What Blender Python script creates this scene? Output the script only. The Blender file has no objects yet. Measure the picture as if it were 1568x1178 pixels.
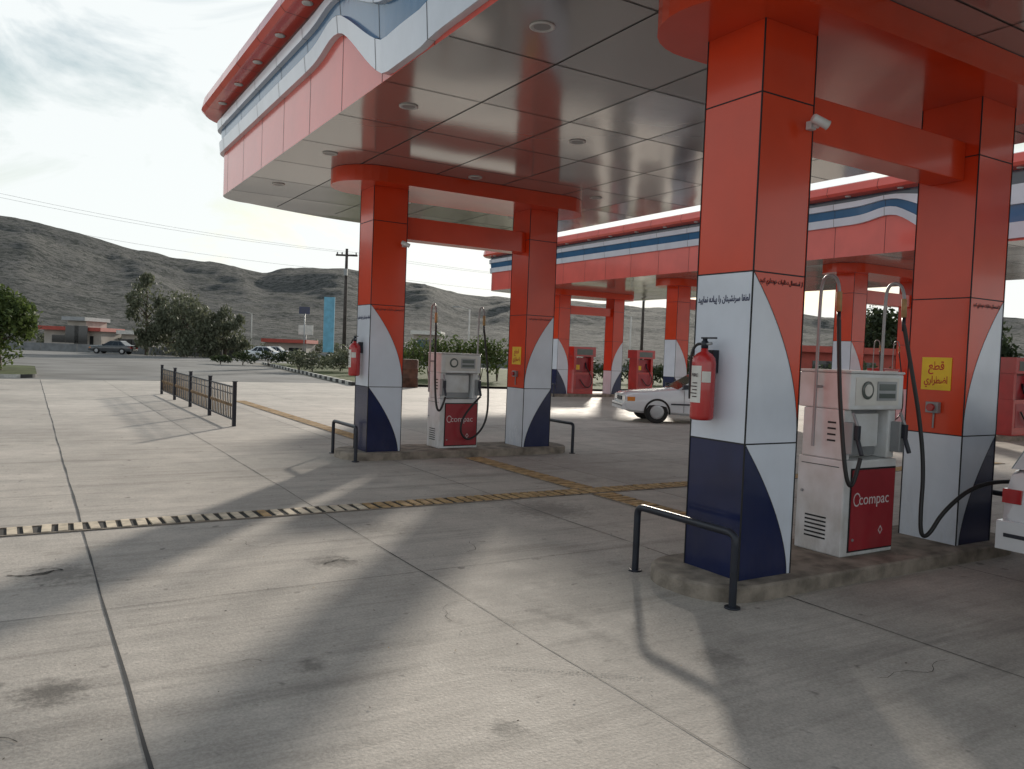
import bpy, math, random
from mathutils import Vector, Matrix, noise
random.seed(7)
S=bpy.context.scene
S.view_settings.view_transform='Standard'
S.view_settings.look='None'
S.view_settings.exposure=0
COL=S.collection
# ------------------------------------------------------------ materials
def mat(name,c,rough=.5,metal=0.,var=.12,vscale=3.,bump=0.,bscale=40.,coat=0.,dirt=None,spec=.5,grime=0.):
    m=bpy.data.materials.new(name); m.use_nodes=True
    nt=m.node_tree; N=nt.nodes; L=nt.links
    b=N['Principled BSDF']
    b.inputs['Roughness'].default_value=rough
    b.inputs['Metallic'].default_value=metal
    b.inputs['Coat Weight'].default_value=coat
    b.inputs['Coat Roughness'].default_value=.06
    b.inputs['Specular IOR Level'].default_value=spec
    g=N.new('ShaderNodeNewGeometry')
    n=N.new('ShaderNodeTexNoise'); n.inputs['Scale'].default_value=vscale; n.inputs['Detail'].default_value=4
    L.new(g.outputs['Position'],n.inputs['Vector'])
    mx=N.new('ShaderNodeMix'); mx.data_type='RGBA'
    lo=[x*(1-var) for x in c]+[1]; hi=[min(1,x*(1+var)) for x in c]+[1]
    if dirt: lo=list(dirt)+[1]
    mx.inputs['A'].default_value=lo; mx.inputs['B'].default_value=hi
    r=N.new('ShaderNodeMapRange'); r.inputs['From Min'].default_value=.3; r.inputs['From Max'].default_value=.65
    L.new(n.outputs['Fac'],r.inputs['Value']); L.new(r.outputs['Result'],mx.inputs['Factor'])
    out=mx.outputs['Result']
    if grime>0:
        sx=N.new('ShaderNodeSeparateXYZ'); L.new(g.outputs['Position'],sx.inputs[0])
        h=N.new('ShaderNodeMapRange'); h.inputs[1].default_value=.12; h.inputs[2].default_value=.75; h.inputs[3].default_value=1; h.inputs[4].default_value=.12; L.new(sx.outputs['Z'],h.inputs[0])
        mp=N.new('ShaderNodeMapping'); mp.inputs['Scale'].default_value=(4,4,1.6); L.new(g.outputs['Position'],mp.inputs['Vector'])
        n3=N.new('ShaderNodeTexNoise'); n3.inputs['Scale'].default_value=2; n3.inputs['Detail'].default_value=6; n3.inputs['Roughness'].default_value=.65; L.new(mp.outputs[0],n3.inputs['Vector'])
        q=N.new('ShaderNodeMapRange'); q.inputs[1].default_value=.40; q.inputs[2].default_value=.75; L.new(n3.outputs['Fac'],q.inputs[0])
        mu=N.new('ShaderNodeMath'); mu.operation='MULTIPLY'; L.new(h.outputs[0],mu.inputs[0]); L.new(q.outputs[0],mu.inputs[1])
        m3=N.new('ShaderNodeMath'); m3.operation='MULTIPLY'; L.new(mu.outputs[0],m3.inputs[0]); m3.inputs[1].default_value=grime
        m2=N.new('ShaderNodeMix'); m2.data_type='RGBA'; m2.inputs['B'].default_value=(.22,.19,.155,1)
        L.new(m3.outputs[0],m2.inputs['Factor']); L.new(out,m2.inputs['A']); out=m2.outputs['Result']
        ra=N.new('ShaderNodeMath'); ra.operation='MULTIPLY_ADD'; ra.inputs[1].default_value=.6; ra.inputs[2].default_value=rough; L.new(m3.outputs[0],ra.inputs[0]); L.new(ra.outputs[0],b.inputs['Roughness'])
    L.new(out,b.inputs['Base Color'])
    if bump>0:
        n2=N.new('ShaderNodeTexNoise'); n2.inputs['Scale'].default_value=bscale; n2.inputs['Detail'].default_value=3
        L.new(g.outputs['Position'],n2.inputs['Vector'])
        bp=N.new('ShaderNodeBump'); bp.inputs['Strength'].default_value=bump; bp.inputs['Distance'].default_value=.02
        L.new(n2.outputs['Fac'],bp.inputs['Height']); L.new(bp.outputs['Normal'],b.inputs['Normal'])
    return m
M={}
M['red']=mat('red_panel',(.66,.050,.010),.20,var=.08,vscale=1.5,bump=.05,bscale=1.8,coat=.15,grime=.15,spec=.42)
M['fred']=mat('fascia_red_panel',(.70,.10,.075),.22,var=.08,vscale=1.5,bump=.02,bscale=2.,coat=.35)
M['white']=mat('white_panel',(.66,.70,.78),.22,var=.05,vscale=2.5,coat=.3,grime=.30)
M['navy']=mat('navy_panel',(.010,.017,.065),.2,var=.2,vscale=2,coat=.2,grime=.06)
M['blue']=mat('blue_panel',(.035,.13,.27),.2,var=.1,vscale=2,coat=.4)
M['dark']=mat('dark_glass_band',(.05,.06,.09),.15,coat=.4)
M['groove']=mat('panel_groove',(.012,.012,.014),.7)
M['kerb']=mat('kerb_concrete',(.24,.205,.17),.9,var=.4,vscale=6,bump=.5,bscale=50,spec=.25)
M['black']=mat('black_painted_steel',(.012,.015,.025),.4,var=.3,vscale=9)
M['rubber']=mat('rubber_hose',(.012,.012,.013),.5)
M['pumpw']=mat('dispenser_white_enamel',(.66,.67,.68),.35,var=.06,vscale=5,dirt=(.57,.56,.54),grime=.55)
M['pumpr']=mat('dispenser_red_panel',(.31,.02,.03),.35,var=.15,vscale=4,grime=.2)
M['grey']=mat('grey_metal',(.30,.31,.32),.4,metal=.3)
M['lcd']=mat('lcd_panel',(.10,.12,.11),.15)
M['extred']=mat('extinguisher_red',(.42,.02,.02),.25,coat=.5)
M['label']=mat('paper_label',(.62,.60,.56),.6)
M['yellow']=mat('yellow_sign',(.80,.52,.015),.45)
M['ink']=mat('ink_blue',(.015,.02,.08),.6)
M['inkr']=mat('ink_dark',(.03,.006,.01),.6)
M['inky']=mat('ink_red',(.5,.02,.02),.6)
M['wtext']=mat('white_lettering',(.62,.55,.55),.5)
M['cream']=mat('grate_bar_cream',(.54,.46,.35),.8,var=.3,vscale=8,spec=.25)
M['rust']=mat('grate_bar_rusty',(.40,.265,.13),.8,var=.35,vscale=8,spec=.3)
M['pit']=mat('drain_pit',(.02,.018,.016),.9)
M['glass']=mat('car_glass',(.012,.015,.018),.06,coat=.5)
M['carwhite']=mat('car_white_paint',(.62,.64,.66),.25,var=.04,coat=.8)
M['cardark']=mat('car_dark_paint',(.05,.055,.06),.25,coat=.8)
M['tyre']=mat('tyre_rubber',(.015,.015,.015),.8)
M['rim']=mat('wheel_rim',(.35,.35,.36),.35,metal=.7)
M['headl']=mat('headlamp_glass',(.45,.47,.5),.1,coat=1)
M['taill']=mat('tail_lamp',(.35,.01,.01),.15,coat=1)
M['amber']=mat('indicator_amber',(.6,.2,.02),.2,coat=1)
M['fencetan']=mat('fence_baluster_tan',(.20,.135,.075),.6,var=.4,vscale=12)
M['asphalt']=mat('asphalt',(.16,.157,.152),.9,var=.3,vscale=.3,bump=.3,bscale=60,spec=.2)
M['road']=mat('highway_asphalt',(.17,.168,.165),.9,var=.15,vscale=.2,spec=.2)
M['earth']=mat('dry_earth',(.18,.165,.14),.95,var=.25,vscale=.05,bump=.3,bscale=5,spec=.1)
M['grass']=mat('verge_grass',(.07,.085,.035),.95,var=.4,vscale=1.2,bump=.6,bscale=30,spec=.1)
M['barrier']=mat('concrete_barrier',(.20,.205,.21),.9,var=.2,vscale=2)
M['bark']=mat('bark',(.10,.075,.055),.95,var=.3,vscale=10)
M['wood']=mat('pole_wood',(.06,.05,.045),.9,var=.3,vscale=5)
M['kw']=mat('kerb_white_paint',(.5,.49,.45),.8,var=.25,vscale=5)
M['kb']=mat('kerb_black_paint',(.04,.04,.04),.8,var=.3,vscale=5)
M['cyan']=mat('billboard_blue',(.16,.42,.58),.5)
M['bwall']=mat('plaster_wall',(.42,.38,.34),.9,var=.15,vscale=1)
M['broof']=mat('red_roof_sheet',(.40,.07,.05),.6)
M['drum']=mat('rusty_drum',(.09,.04,.025),.8,var=.5,vscale=4)
M['paintw']=mat('worn_white_paint',(.42,.41,.38),.9,var=.25,vscale=6,spec=.2)
def leafmat(name,a,b):
    m=bpy.data.materials.new(name); m.use_nodes=True; nt=m.node_tree;N=nt.nodes;L=nt.links
    p=N['Principled BSDF']; p.inputs['Roughness'].default_value=.65; p.inputs['Specular IOR Level'].default_value=.3
    g=N.new('ShaderNodeNewGeometry')
    r=N.new('ShaderNodeMix'); r.data_type='RGBA'
    r.inputs['A'].default_value=(*a,1); r.inputs['B'].default_value=(*b,1)
    L.new(g.outputs['Random Per Island'],r.inputs['Factor']); L.new(r.outputs['Result'],p.inputs['Base Color'])
    t=N.new('ShaderNodeBsdfTranslucent'); L.new(r.outputs['Result'],t.inputs['Color'])
    ms=N.new('ShaderNodeMixShader'); ms.inputs[0].default_value=.3
    L.new(p.outputs[0],ms.inputs[1]); L.new(t.outputs[0],ms.inputs[2]); L.new(ms.outputs[0],N['Material Output'].inputs[0])
    return m
M['leaf']=leafmat('leaves_green',(.04,.065,.02),(.12,.16,.045))
M['leafg']=leafmat('leaves_greygreen',(.075,.085,.055),(.16,.17,.11))
M['leafd']=leafmat('leaves_dark',(.02,.03,.014),(.055,.075,.03))

PX,PY=1.15,1.40; OX,OY=4.10,6.19
def ceilmat():
    m=bpy.data.materials.new('ceiling_lacquered_panel'); m.use_nodes=True; nt=m.node_tree;N=nt.nodes;L=nt.links
    p=N['Principled BSDF']
    p.inputs['Base Color'].default_value=(.47,.45,.435,1); p.inputs['Metallic'].default_value=.58; p.inputs['Roughness'].default_value=.13
    g=N.new('ShaderNodeNewGeometry')
    sub=N.new('ShaderNodeVectorMath'); sub.operation='SUBTRACT'; sub.inputs[1].default_value=(OX,OY,0); L.new(g.outputs['Position'],sub.inputs[0])
    dv=N.new('ShaderNodeVectorMath'); dv.operation='DIVIDE'; dv.inputs[1].default_value=(PX,PY,1000); L.new(sub.outputs[0],dv.inputs[0])
    fl=N.new('ShaderNodeVectorMath'); fl.operation='FLOOR'; L.new(dv.outputs[0],fl.inputs[0])
    wn=N.new('ShaderNodeTexWhiteNoise'); wn.noise_dimensions='3D'; L.new(fl.outputs[0],wn.inputs['Vector'])
    s=N.new('ShaderNodeVectorMath'); s.operation='SUBTRACT'; s.inputs[1].default_value=(.5,.5,.5); L.new(wn.outputs['Color'],s.inputs[0])
    sc=N.new('ShaderNodeVectorMath'); sc.operation='SCALE'; sc.inputs['Scale'].default_value=.026; L.new(s.outputs[0],sc.inputs[0])
    nz=N.new('ShaderNodeTexNoise'); nz.inputs['Scale'].default_value=1.1; nz.inputs['Detail'].default_value=1.; L.new(g.outputs['Position'],nz.inputs['Vector'])
    s2=N.new('ShaderNodeVectorMath'); s2.operation='SUBTRACT'; s2.inputs[1].default_value=(.5,.5,.5); L.new(nz.outputs['Color'],s2.inputs[0])
    sc2=N.new('ShaderNodeVectorMath'); sc2.operation='SCALE'; sc2.inputs['Scale'].default_value=.028; L.new(s2.outputs[0],sc2.inputs[0])
    a=N.new('ShaderNodeVectorMath'); L.new(sc.outputs[0],a.inputs[0]); L.new(sc2.outputs[0],a.inputs[1])
    a2=N.new('ShaderNodeVectorMath'); L.new(a.outputs[0],a2.inputs[0]); L.new(g.outputs['Normal'],a2.inputs[1])
    nn=N.new('ShaderNodeVectorMath'); nn.operation='NORMALIZE'; L.new(a2.outputs[0],nn.inputs[0]); L.new(nn.outputs[0],p.inputs['Normal'])
    return m
M['ceil']=ceilmat()

def concrete():
    m=bpy.data.materials.new('station_concrete'); m.use_nodes=True; nt=m.node_tree;N=nt.nodes;L=nt.links
    p=N['Principled BSDF']; p.inputs['Specular IOR Level'].default_value=.22
    g=N.new('ShaderNodeNewGeometry')
    def nz(scale,det,vec=None,rough=.55):
        n=N.new('ShaderNodeTexNoise'); n.inputs['Scale'].default_value=scale; n.inputs['Detail'].default_value=det; n.inputs['Roughness'].default_value=rough
        L.new(vec or g.outputs['Position'],n.inputs['Vector']); return n.outputs['Fac']
    def mp(v,a,b,c,d):
        r=N.new('ShaderNodeMapRange'); r.inputs[1].default_value=a;r.inputs[2].default_value=b;r.inputs[3].default_value=c;r.inputs[4].default_value=d
        L.new(v,r.inputs[0]); return r.outputs[0]
    def mul(a,b):
        x=N.new('ShaderNodeMath'); x.operation='MULTIPLY'; L.new(a,x.inputs[0]); L.new(b,x.inputs[1]); return x.outputs[0]
    big=mp(nz(.35,4),.3,.7,.80,1.12)
    n2=nz(2.2,7,rough=.68); mid=mp(n2,.3,.7,.80,1.13)
    fine=mp(nz(60,3,rough=.7),.3,.7,.80,1.15)
    def smap(sx,sy,rot):
        q=N.new('ShaderNodeMapping'); q.inputs['Scale'].default_value=(sx,sy,1); q.inputs['Rotation'].default_value=(0,0,rot); L.new(g.outputs['Position'],q.inputs['Vector']); return q.outputs[0]
    streak=mp(nz(1.6,5,smap(.6,14,0),.65),.3,.7,.90,1.07)
    tyre=mp(nz(1.0,4,smap(.25,3.2,.12),.65),.55,.68,1.,.78)
    tyre2=mp(nz(1.3,4,smap(.22,2.6,1.25),.65),.56,.70,1.,.80)
    scr=mp(nz(3.0,4,smap(.5,9,.55),.75),.60,.72,1.,1.14)
    sub=N.new('ShaderNodeVectorMath'); sub.operation='SUBTRACT'; sub.inputs[1].default_value=(.44,.9,0); L.new(g.outputs['Position'],sub.inputs[0])
    dv=N.new('ShaderNodeVectorMath'); dv.operation='DIVIDE'; dv.inputs[1].default_value=(2.16,4.6,1000); L.new(sub.outputs[0],dv.inputs[0])
    fl=N.new('ShaderNodeVectorMath'); fl.operation='FLOOR'; L.new(dv.outputs[0],fl.inputs[0])
    wn=N.new('ShaderNodeTexWhiteNoise'); L.new(fl.outputs[0],wn.inputs['Vector'])
    slab=mp(wn.outputs['Value'],0,1,.92,1.06)
    st=mp(nz(1.1,4,rough=.65),.60,.73,1.,.62)
    sp=mp(nz(7,2),.68,.76,1.,.52)
    v=mul(mul(mul(big,mid),mul(fine,streak)),mul(mul(mul(slab,scr),mul(tyre,tyre2)),mul(st,sp)))
    ns=nz(14,5,rough=.7)
    for (x,y,r,k) in ((2.09,6.04,.20,.38),(.12,4.3,.18,.42),(1.88,3.02,.09,.4),(.25,6.45,.3,.55),(4.9,7.2,.5,.6),(1.3,4.1,.10,.55),(3.4,3.2,.16,.65),(-.5,5.2,.2,.55),(2.9,7.0,.3,.7)):
        d=N.new('ShaderNodeVectorMath'); d.operation='DISTANCE'; d.inputs[1].default_value=(x,y,.004); L.new(g.outputs['Position'],d.inputs[0])
        a=N.new('ShaderNodeMath'); a.operation='MULTIPLY_ADD'; a.inputs[1].default_value=-2.2*r; L.new(ns,a.inputs[0]); L.new(d.outputs['Value'],a.inputs[2])
        v=mul(v,mp(a.outputs[0],-r*.75,r*.05,k,1.))
    mx=N.new('ShaderNodeMix'); mx.data_type='RGBA'; mx.inputs['A'].default_value=(0,0,0,1); mx.inputs['B'].default_value=(.475,.432,.385,1)
    mx.clamp_factor=False
    L.new(v,mx.inputs['Factor']); L.new(mx.outputs['Result'],p.inputs['Base Color'])
    L.new(mp(n2,.3,.7,.66,.9),p.inputs['Roughness'])
    bp=N.new('ShaderNodeBump'); bp.inputs['Strength'].default_value=.4; bp.inputs['Distance'].default_value=.01
    L.new(nz(55,4,rough=.7),bp.inputs['Height']); L.new(bp.outputs[0],p.inputs['Normal'])
    return m
M['conc']=concrete()
def hillmat():
    m=bpy.data.materials.new('rocky_hillside'); m.use_nodes=True; nt=m.node_tree;N=nt.nodes;L=nt.links
    p=N['Principled BSDF']; p.inputs['Roughness'].default_value=1; p.inputs['Specular IOR Level'].default_value=.05
    g=N.new('ShaderNodeNewGeometry')
    def nz(s,d,r):
        n=N.new('ShaderNodeTexNoise'); n.inputs['Scale'].default_value=s; n.inputs['Detail'].default_value=d; n.inputs['Roughness'].default_value=r; L.new(g.outputs['Position'],n.inputs['Vector']); return n.outputs['Fac']
    def ramp(v,a,b):
        r=N.new('ShaderNodeMapRange'); r.inputs[1].default_value=a; r.inputs[2].default_value=b; L.new(v,r.inputs[0]); return r.outputs[0]
    def mix(f,A,B):
        x=N.new('ShaderNodeMix'); x.data_type='RGBA'; L.new(f,x.inputs['Factor'])
        if isinstance(A,tuple): x.inputs['A'].default_value=(*A,1)
        else: L.new(A,x.inputs['A'])
        if isinstance(B,tuple): x.inputs['B'].default_value=(*B,1)
        else: L.new(B,x.inputs['B'])
        return x.outputs['Result']
    base=mix(ramp(nz(.025,6,.65),.35,.65),(.105,.104,.101),(.145,.139,.130))  # hill tones greyed and low in contrast: distance haze put into the colour
    rock=mix(ramp(nz(.22,6,.75),.52,.66),base,(.185,.18,.172))
    dark=mix(ramp(nz(.5,4,.74),.50,.55),rock,(.052,.057,.052))
    dark2=mix(ramp(nz(.11,5,.7),.56,.68),dark,(.070,.073,.067))
    L.new(dark2,p.inputs['Base Color'])
    bp=N.new('ShaderNodeBump'); bp.inputs['Strength'].default_value=.7; bp.inputs['Distance'].default_value=1.2; L.new(nz(.4,6,.7),bp.inputs['Height']); L.new(bp.outputs[0],p.inputs['Normal'])
    return m
M['hill']=hillmat()

# ------------------------------------------------------------ mesh builder
class MB:
    def __init__(s): s.v=[];s.f=[];s.m=[];s.sm=[];s.mats=[]
    def mi(s,k):
        if k not in s.mats: s.mats.append(k)
        return s.mats.index(k)
    def poly(s,pts,k,smooth=False):
        b=len(s.v); s.v+= [tuple(p) for p in pts]; s.f.append(list(range(b,b+len(pts)))); s.m.append(s.mi(k)); s.sm.append(smooth)
    def box(s,x0,x1,y0,y1,z0,z1,k):
        b=len(s.v); s.v+=[(x0,y0,z0),(x1,y0,z0),(x1,y1,z0),(x0,y1,z0),(x0,y0,z1),(x1,y0,z1),(x1,y1,z1),(x0,y1,z1)]
        for f in ((3,2,1,0),(4,5,6,7),(0,1,5,4),(1,2,6,5),(2,3,7,6),(3,0,4,7)):
            s.f.append([b+i for i in f]); s.m.append(s.mi(k)); s.sm.append(False)
    def lathe(s,o,axis,prof,k,n=20):
        a=Vector(axis).normalized(); t=Vector((0,0,1)) if abs(a.z)<.9 else Vector((1,0,0)); u=a.cross(t).normalized(); w=a.cross(u)
        b=len(s.v); o=Vector(o)
        for d,r in prof:
            for i in range(n):
                q=2*math.pi*i/n; s.v.append(tuple(o+a*d+(u*math.cos(q)+w*math.sin(q))*r))
        for j in range(len(prof)-1):
            for i in range(n):
                i2=(i+1)%n; s.f.append([b+j*n+i,b+j*n+i2,b+(j+1)*n+i2,b+(j+1)*n+i]); s.m.append(s.mi(k)); s.sm.append(True)
        s.f.append([b+i for i in range(n)][::-1]); s.m.append(s.mi(k)); s.sm.append(False)
        e=b+(len(prof)-1)*n; s.f.append([e+i for i in range(n)]); s.m.append(s.mi(k)); s.sm.append(False)
    def cyl(s,p0,p1,r,k,n=12,r1=None):
        d=Vector(p1)-Vector(p0); s.lathe(p0,d,[(0,r),(d.length,r if r1 is None else r1)],k,n)
    def obj(s,name,parent=None,bevel=0,merge=False):
        me=bpy.data.meshes.new(name); me.from_pydata(s.v,[],s.f)
        for k in s.mats: me.materials.append(M[k])
        me.polygons.foreach_set('material_index',s.m); me.polygons.foreach_set('use_smooth',s.sm); me.update()
        o=bpy.data.objects.new(name,me); COL.objects.link(o)
        if parent: o.parent=parent
        if bevel:
            bm=o.modifiers.new('bevel','BEVEL'); bm.width=bevel; bm.segments=2; bm.limit_method='ANGLE'; bm.angle_limit=.6
        return o
def empty(name,loc=(0,0,0),rz=0,parent=None):
    e=bpy.data.objects.new(name,None); COL.objects.link(e); e.location=loc; e.rotation_euler=(0,0,rz); e.empty_display_size=.2
    if parent: e.parent=parent
    return e
def tube(name,pts,r,k,parent=None,res=6,smooth=True,cyclic=False):
    c=bpy.data.curves.new(name,'CURVE'); c.dimensions='3D'; c.bevel_depth=r; c.bevel_resolution=3; c.resolution_u=res; c.use_fill_caps=True
    if smooth:
        sp=c.splines.new('NURBS'); sp.points.add(len(pts)-1)
        for i,p in enumerate(pts): sp.points[i].co=(*p,1)
        sp.order_u=3; sp.use_endpoint_u=True; sp.use_cyclic_u=cyclic
    else:
        sp=c.splines.new('POLY'); sp.points.add(len(pts)-1)
        for i,p in enumerate(pts): sp.points[i].co=(*p,1)
    c.materials.append(M[k]); o=bpy.data.objects.new(name,c); COL.objects.link(o)
    if parent:o.parent=parent
    return o
# ------------------------------------------------------------ persian text shaping
F4={'ل':(0xFEDD,4),'ط':(0xFEC1,4),'ف':(0xFED1,4),'ا':(0xFE8D,2),'س':(0xFEB1,4),'ر':(0xFEAD,2),'ن':(0xFEE5,4),'ش':(0xFEB5,4),
'ی':(0xFEF1,4),'ب':(0xFE8F,4),'پ':(0xFB56,4),'د':(0xFEA9,2),'ه':(0xFEE9,4),'م':(0xFEE1,4),'ع':(0xFEC9,4),'ق':(0xFED5,4),'ک':(0xFED9,4),
'و':(0xFEED,2),'ز':(0xFEAF,2),'ت':(0xFE95,4),'خ':(0xFEA5,4),'ض':(0xFEBD,4)}
def shape(t):
    out=[]
    for i,ch in enumerate(t):
        if ch not in F4: out.append(ch); continue
        prev=t[i-1] if i else ' '; nx=t[i+1] if i+1<len(t) else ' '
        jp=prev in F4 and F4[prev][1]==4; jn=F4[ch][1]==4 and nx in F4
        b=F4[ch][0]; 
        out.append(chr(b+(3 if jp and jn else 1 if jp else 2 if jn else 0)))
    return ''.join(reversed(out))
def text(name,body,loc,rot,size,k,parent=None,width=None,bold=0.0,ys=1.):
    c=bpy.data.curves.new(name,'FONT'); c.body=body; c.size=size; c.align_x='CENTER'; c.align_y='CENTER'; c.extrude=.0008; c.offset=bold
    c.materials.append(M[k]); o=bpy.data.objects.new(name,c); COL.objects.link(o); o.location=loc; o.rotation_euler=rot
    bpy.context.view_layer.update()
    if width and o.dimensions.x>0: 
        s=width/o.dimensions.x; o.scale=(s,s*ys,1)
    if parent:o.parent=parent
    return o
RY=(math.pi/2,0,0)
RX=(math.pi/2,0,-math.pi/2)

# ------------------------------------------------------------ ground
g=MB(); g.poly([(-1500,-1500,0),(1500,-1500,0),(1500,1500,0),(-1500,1500,0)],'earth'); g.obj('ground')
g=MB(); g.poly([(-60,-40,.004),(60,-40,.004),(60,35.5,.004),(-60,35.5,.004)],'conc'); g.obj('station_concrete_apron')
YAW=math.radians(31.3)
FW=Vector((math.sin(YAW),math.cos(YAW))); RT=Vector((math.cos(YAW),-math.sin(YAW)))
def at(F,r,z=0): p=FW*F+RT*r; return (p.x,p.y,z)
g=MB(); g.poly([(-60,35.5,.003),(12.2,35.5,.003),(16.5,72,.003),(-60,110,.003)],'asphalt'); g.obj('access_road')
hw=empty('highway',(0,0,0),-YAW)
g=MB(); g.poly([(-160,68,.008),(120,68,.008),(120,86,.008),(-160,86,.008)],'road'); g.obj('road_surface',hw)
g=MB()
for i in range(-40,30): g.poly([(i*4,77,.012),(i*4+2,77,.012),(i*4+2,77.15,.012),(i*4,77.15,.012)],'paintw')
g.poly([(-160,69,.012),(120,69,.012),(120,69.15,.012),(-160,69.15,.012)],'paintw')
g.obj('lane_markings',hw)
bw=empty('concrete_barrier_wall',(0,0,0),-YAW)
g=MB()
for i in range(-40,30):
    g.box(i*4+.03,i*4+3.97,88,88.35,0,.85,'barrier'); g.box(i*4+.03,i*4+3.97,87.85,87.999,0,.25,'barrier')
g.obj('barrier_blocks',bw)
g=MB()
def joint(ax,c,a,b,w):
    n=max(2,int((b-a)/.25)); pr=None
    for i in range(n+1):
        t=a+(b-a)*i/n; o=noise.noise(Vector((t*.9,c*3,0)))*.012; ww=w*(1+.9*noise.noise(Vector((t*3,c,5))))
        cur=((c+o-ww/2,t,.008),(c+o+ww/2,t,.008)) if ax=='y' else ((t,c+o-ww/2,.008),(t,c+o+ww/2,.008))
        if pr: g.poly([pr[0],pr[1],cur[1],cur[0]] if ax=='y' else [pr[0],cur[0],cur[1],pr[1]],'groove')
        pr=cur
for i in range(-8,12): joint('y',.44+2.16*i,-10,35.4,.014 if i==0 else .008)
for j in range(-3,8): joint('x',.9+4.6*j,-20,30,.004)
g.obj('concrete_joints')
g=MB()
def crack(pts,w):
    for a,b in zip(pts,pts[1:]):
        A=Vector(a);B=Vector(b);d=(B-A).normalized();n=Vector((-d.y,d.x))*w/2*random.uniform(.4,1.4)
        g.poly([(A.x-n.x,A.y-n.y,.0085),(B.x-n.x,B.y-n.y,.0085),(B.x+n.x,B.y+n.y,.0085),(A.x+n.x,A.y+n.y,.0085)],'pit')
def walk(x,y,a,n,w,st=.05):
    pts=[(x,y)]
    for i in range(n): a+=random.uniform(-.7,.7); pts.append((pts[-1][0]+st*math.cos(a),pts[-1][1]+st*math.sin(a)))
    crack(pts,w)
walk(-.62,5.75,.9,22,.007); walk(-.1,6.55,-.2,9,.016,.04); walk(-.05,6.5,-.5,7,.012,.04); walk(.05,6.62,.3,6,.010,.04)
walk(.5,2.6,.6,6,.006); walk(-.1,3.9,.2,4,.007,.03); walk(3.2,5.9,.4,8,.004); walk(1.0,4.3,.9,4,.006,.03)
walk(2.3,4.4,2.2,10,.003); walk(4.0,2.6,.3,14,.003); walk(1.6,7.0,-.6,12,.003)
walk(2.0,6.0,.3,6,.012,.03); walk(2.15,6.06,-.2,5,.010,.03)
g.obj('concrete_crack')
g=MB()
for i in range(320):
    x=random.uniform(-1.5,5); y=random.uniform(1.5,9); s=random.uniform(.003,.011); q=random.uniform(0,6.3)
    pts=[(x+s*math.cos(q+k*1.57)*(1 if k%2 else .5),y+s*math.sin(q+k*1.57)*(1 if k%2 else .5),.010+random.uniform(0,.005)) for k in range(4)]
    g.poly(pts,random.choice(['bark','pit','kerb','rust']))
g.obj('litter_and_pebbles')
g=MB(); A=Vector((2.16,3.66)); B=Vector((2.86,3.14)); d=(B-A).normalized(); nn=Vector((-d.y,d.x))
for i in range(46):
    for j in (-1,0,1):
        if random.random()<.25: continue
        p=A+(B-A)*(i/46)+nn*j*.02; q=p+d*.010+nn*.010
        g.poly([(p.x,p.y,.0082),(p.x+d.x*.006,p.y+d.y*.006,.0082),(q.x+d.x*.006,q.y+d.y*.006,.0082),(q.x,q.y,.0082)],'paintw')
g.obj('tyre_tread_print')
def grate(name,ax,c,a,b,w=.32,split=None):
    g=MB()
    if ax=='x': g.poly([(a,c-w/2,.007),(b,c-w/2,.007),(b,c+w/2,.007),(a,c+w/2,.007)],'pit')
    else: g.poly([(c-w/2,a,.007),(c+w/2,a,.007),(c+w/2,b,.007),(c-w/2,b,.007)],'pit')
    t=a; pitch=.125
    while t<b-.07:
        j=random.uniform(-.007,.007); h=.016+random.uniform(0,.006); sk=random.uniform(-.012,.012)
        k='cream' if (split is not None and t<split) else 'rust'
        if random.random()<.12: k='rust'
        wd=random.uniform(.066,.080)
        lo,hi=c-w/2+.013,c+w/2-.013
        if ax=='x': B0=[(t+j,lo),(t+j+wd,lo),(t+j+wd+sk,hi),(t+j+sk,hi)]
        else: B0=[(lo,t+j),(hi,t+j+sk),(hi,t+j+wd+sk),(lo,t+j+wd)]
        g.poly([(*p,h) for p in B0],k)
        for i in range(4): u=B0[i];v=B0[(i+1)%4]; g.poly([(*u,.0072),(*v,.0072),(*v,h),(*u,h)],k)
        t+=pitch
    for s in (-1,1):
        q=c+s*w/2
        if ax=='x': g.box(a,b,q-.012,q+.012,.0075,.014,'kerb')
        else: g.box(q-.012,q+.012,a,b,.0075,.014,'kerb')
    return g.obj(name)
grate('drain_grate','x',8.0,-4,15.5,split=3.1)
grate('drain_grate','y',6.1,8.19,11.2)
grate('drain_grate','y',6.1,4.82,7.81)
grate('drain_grate','y',5.3,12.25,24)
g=MB(); g.lathe((-1.9,15.3,.006),(0,0,1),[(0,.36),(.012,.36)],'rust',28); g.lathe((-1.9,15.3,.019),(0,0,1),[(0,.30),(.004,.29)],'pit',28); g.obj('manhole_cover')

# ------------------------------------------------------------ canopy
def rrect(x0,x1,y0,y1,r,bul):
    P=[]
    def arc(cx,cy,a0,a1):
        for i in range(9):
            q=math.radians(a0+(a1-a0)*i/8); P.append((cx+r*math.cos(q),cy+r*math.sin(q)))
    n=max(3,int((y1-y0-2*r)/.15))
    for i in range(n): P.append((x0,y0+r+(y1-y0-2*r)*i/n))
    arc(x0+r,y1-r,180,90)
    for i in range(1,16):
        t=i/16; P.append((x0+r+(x1-x0-2*r)*t,y1+bul*math.sin(math.pi*t)))
    arc(x1-r,y1-r,90,0)
    for i in range(1,n): P.append((x1,y1-r-(y1-y0-2*r)*i/n))
    arc(x1-r,y0+r,0,-90)
    for i in range(1,16):
        t=i/16; P.append((x1-r-(x1-x0-2*r)*t,y0-bul*math.sin(math.pi*t)))
    arc(x0+r,y0+r,270,180)
    P.pop()
    return P
def sst(t): t=max(0,min(1,t)); return t*t*(3-2*t)
ZC=4.35
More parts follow.
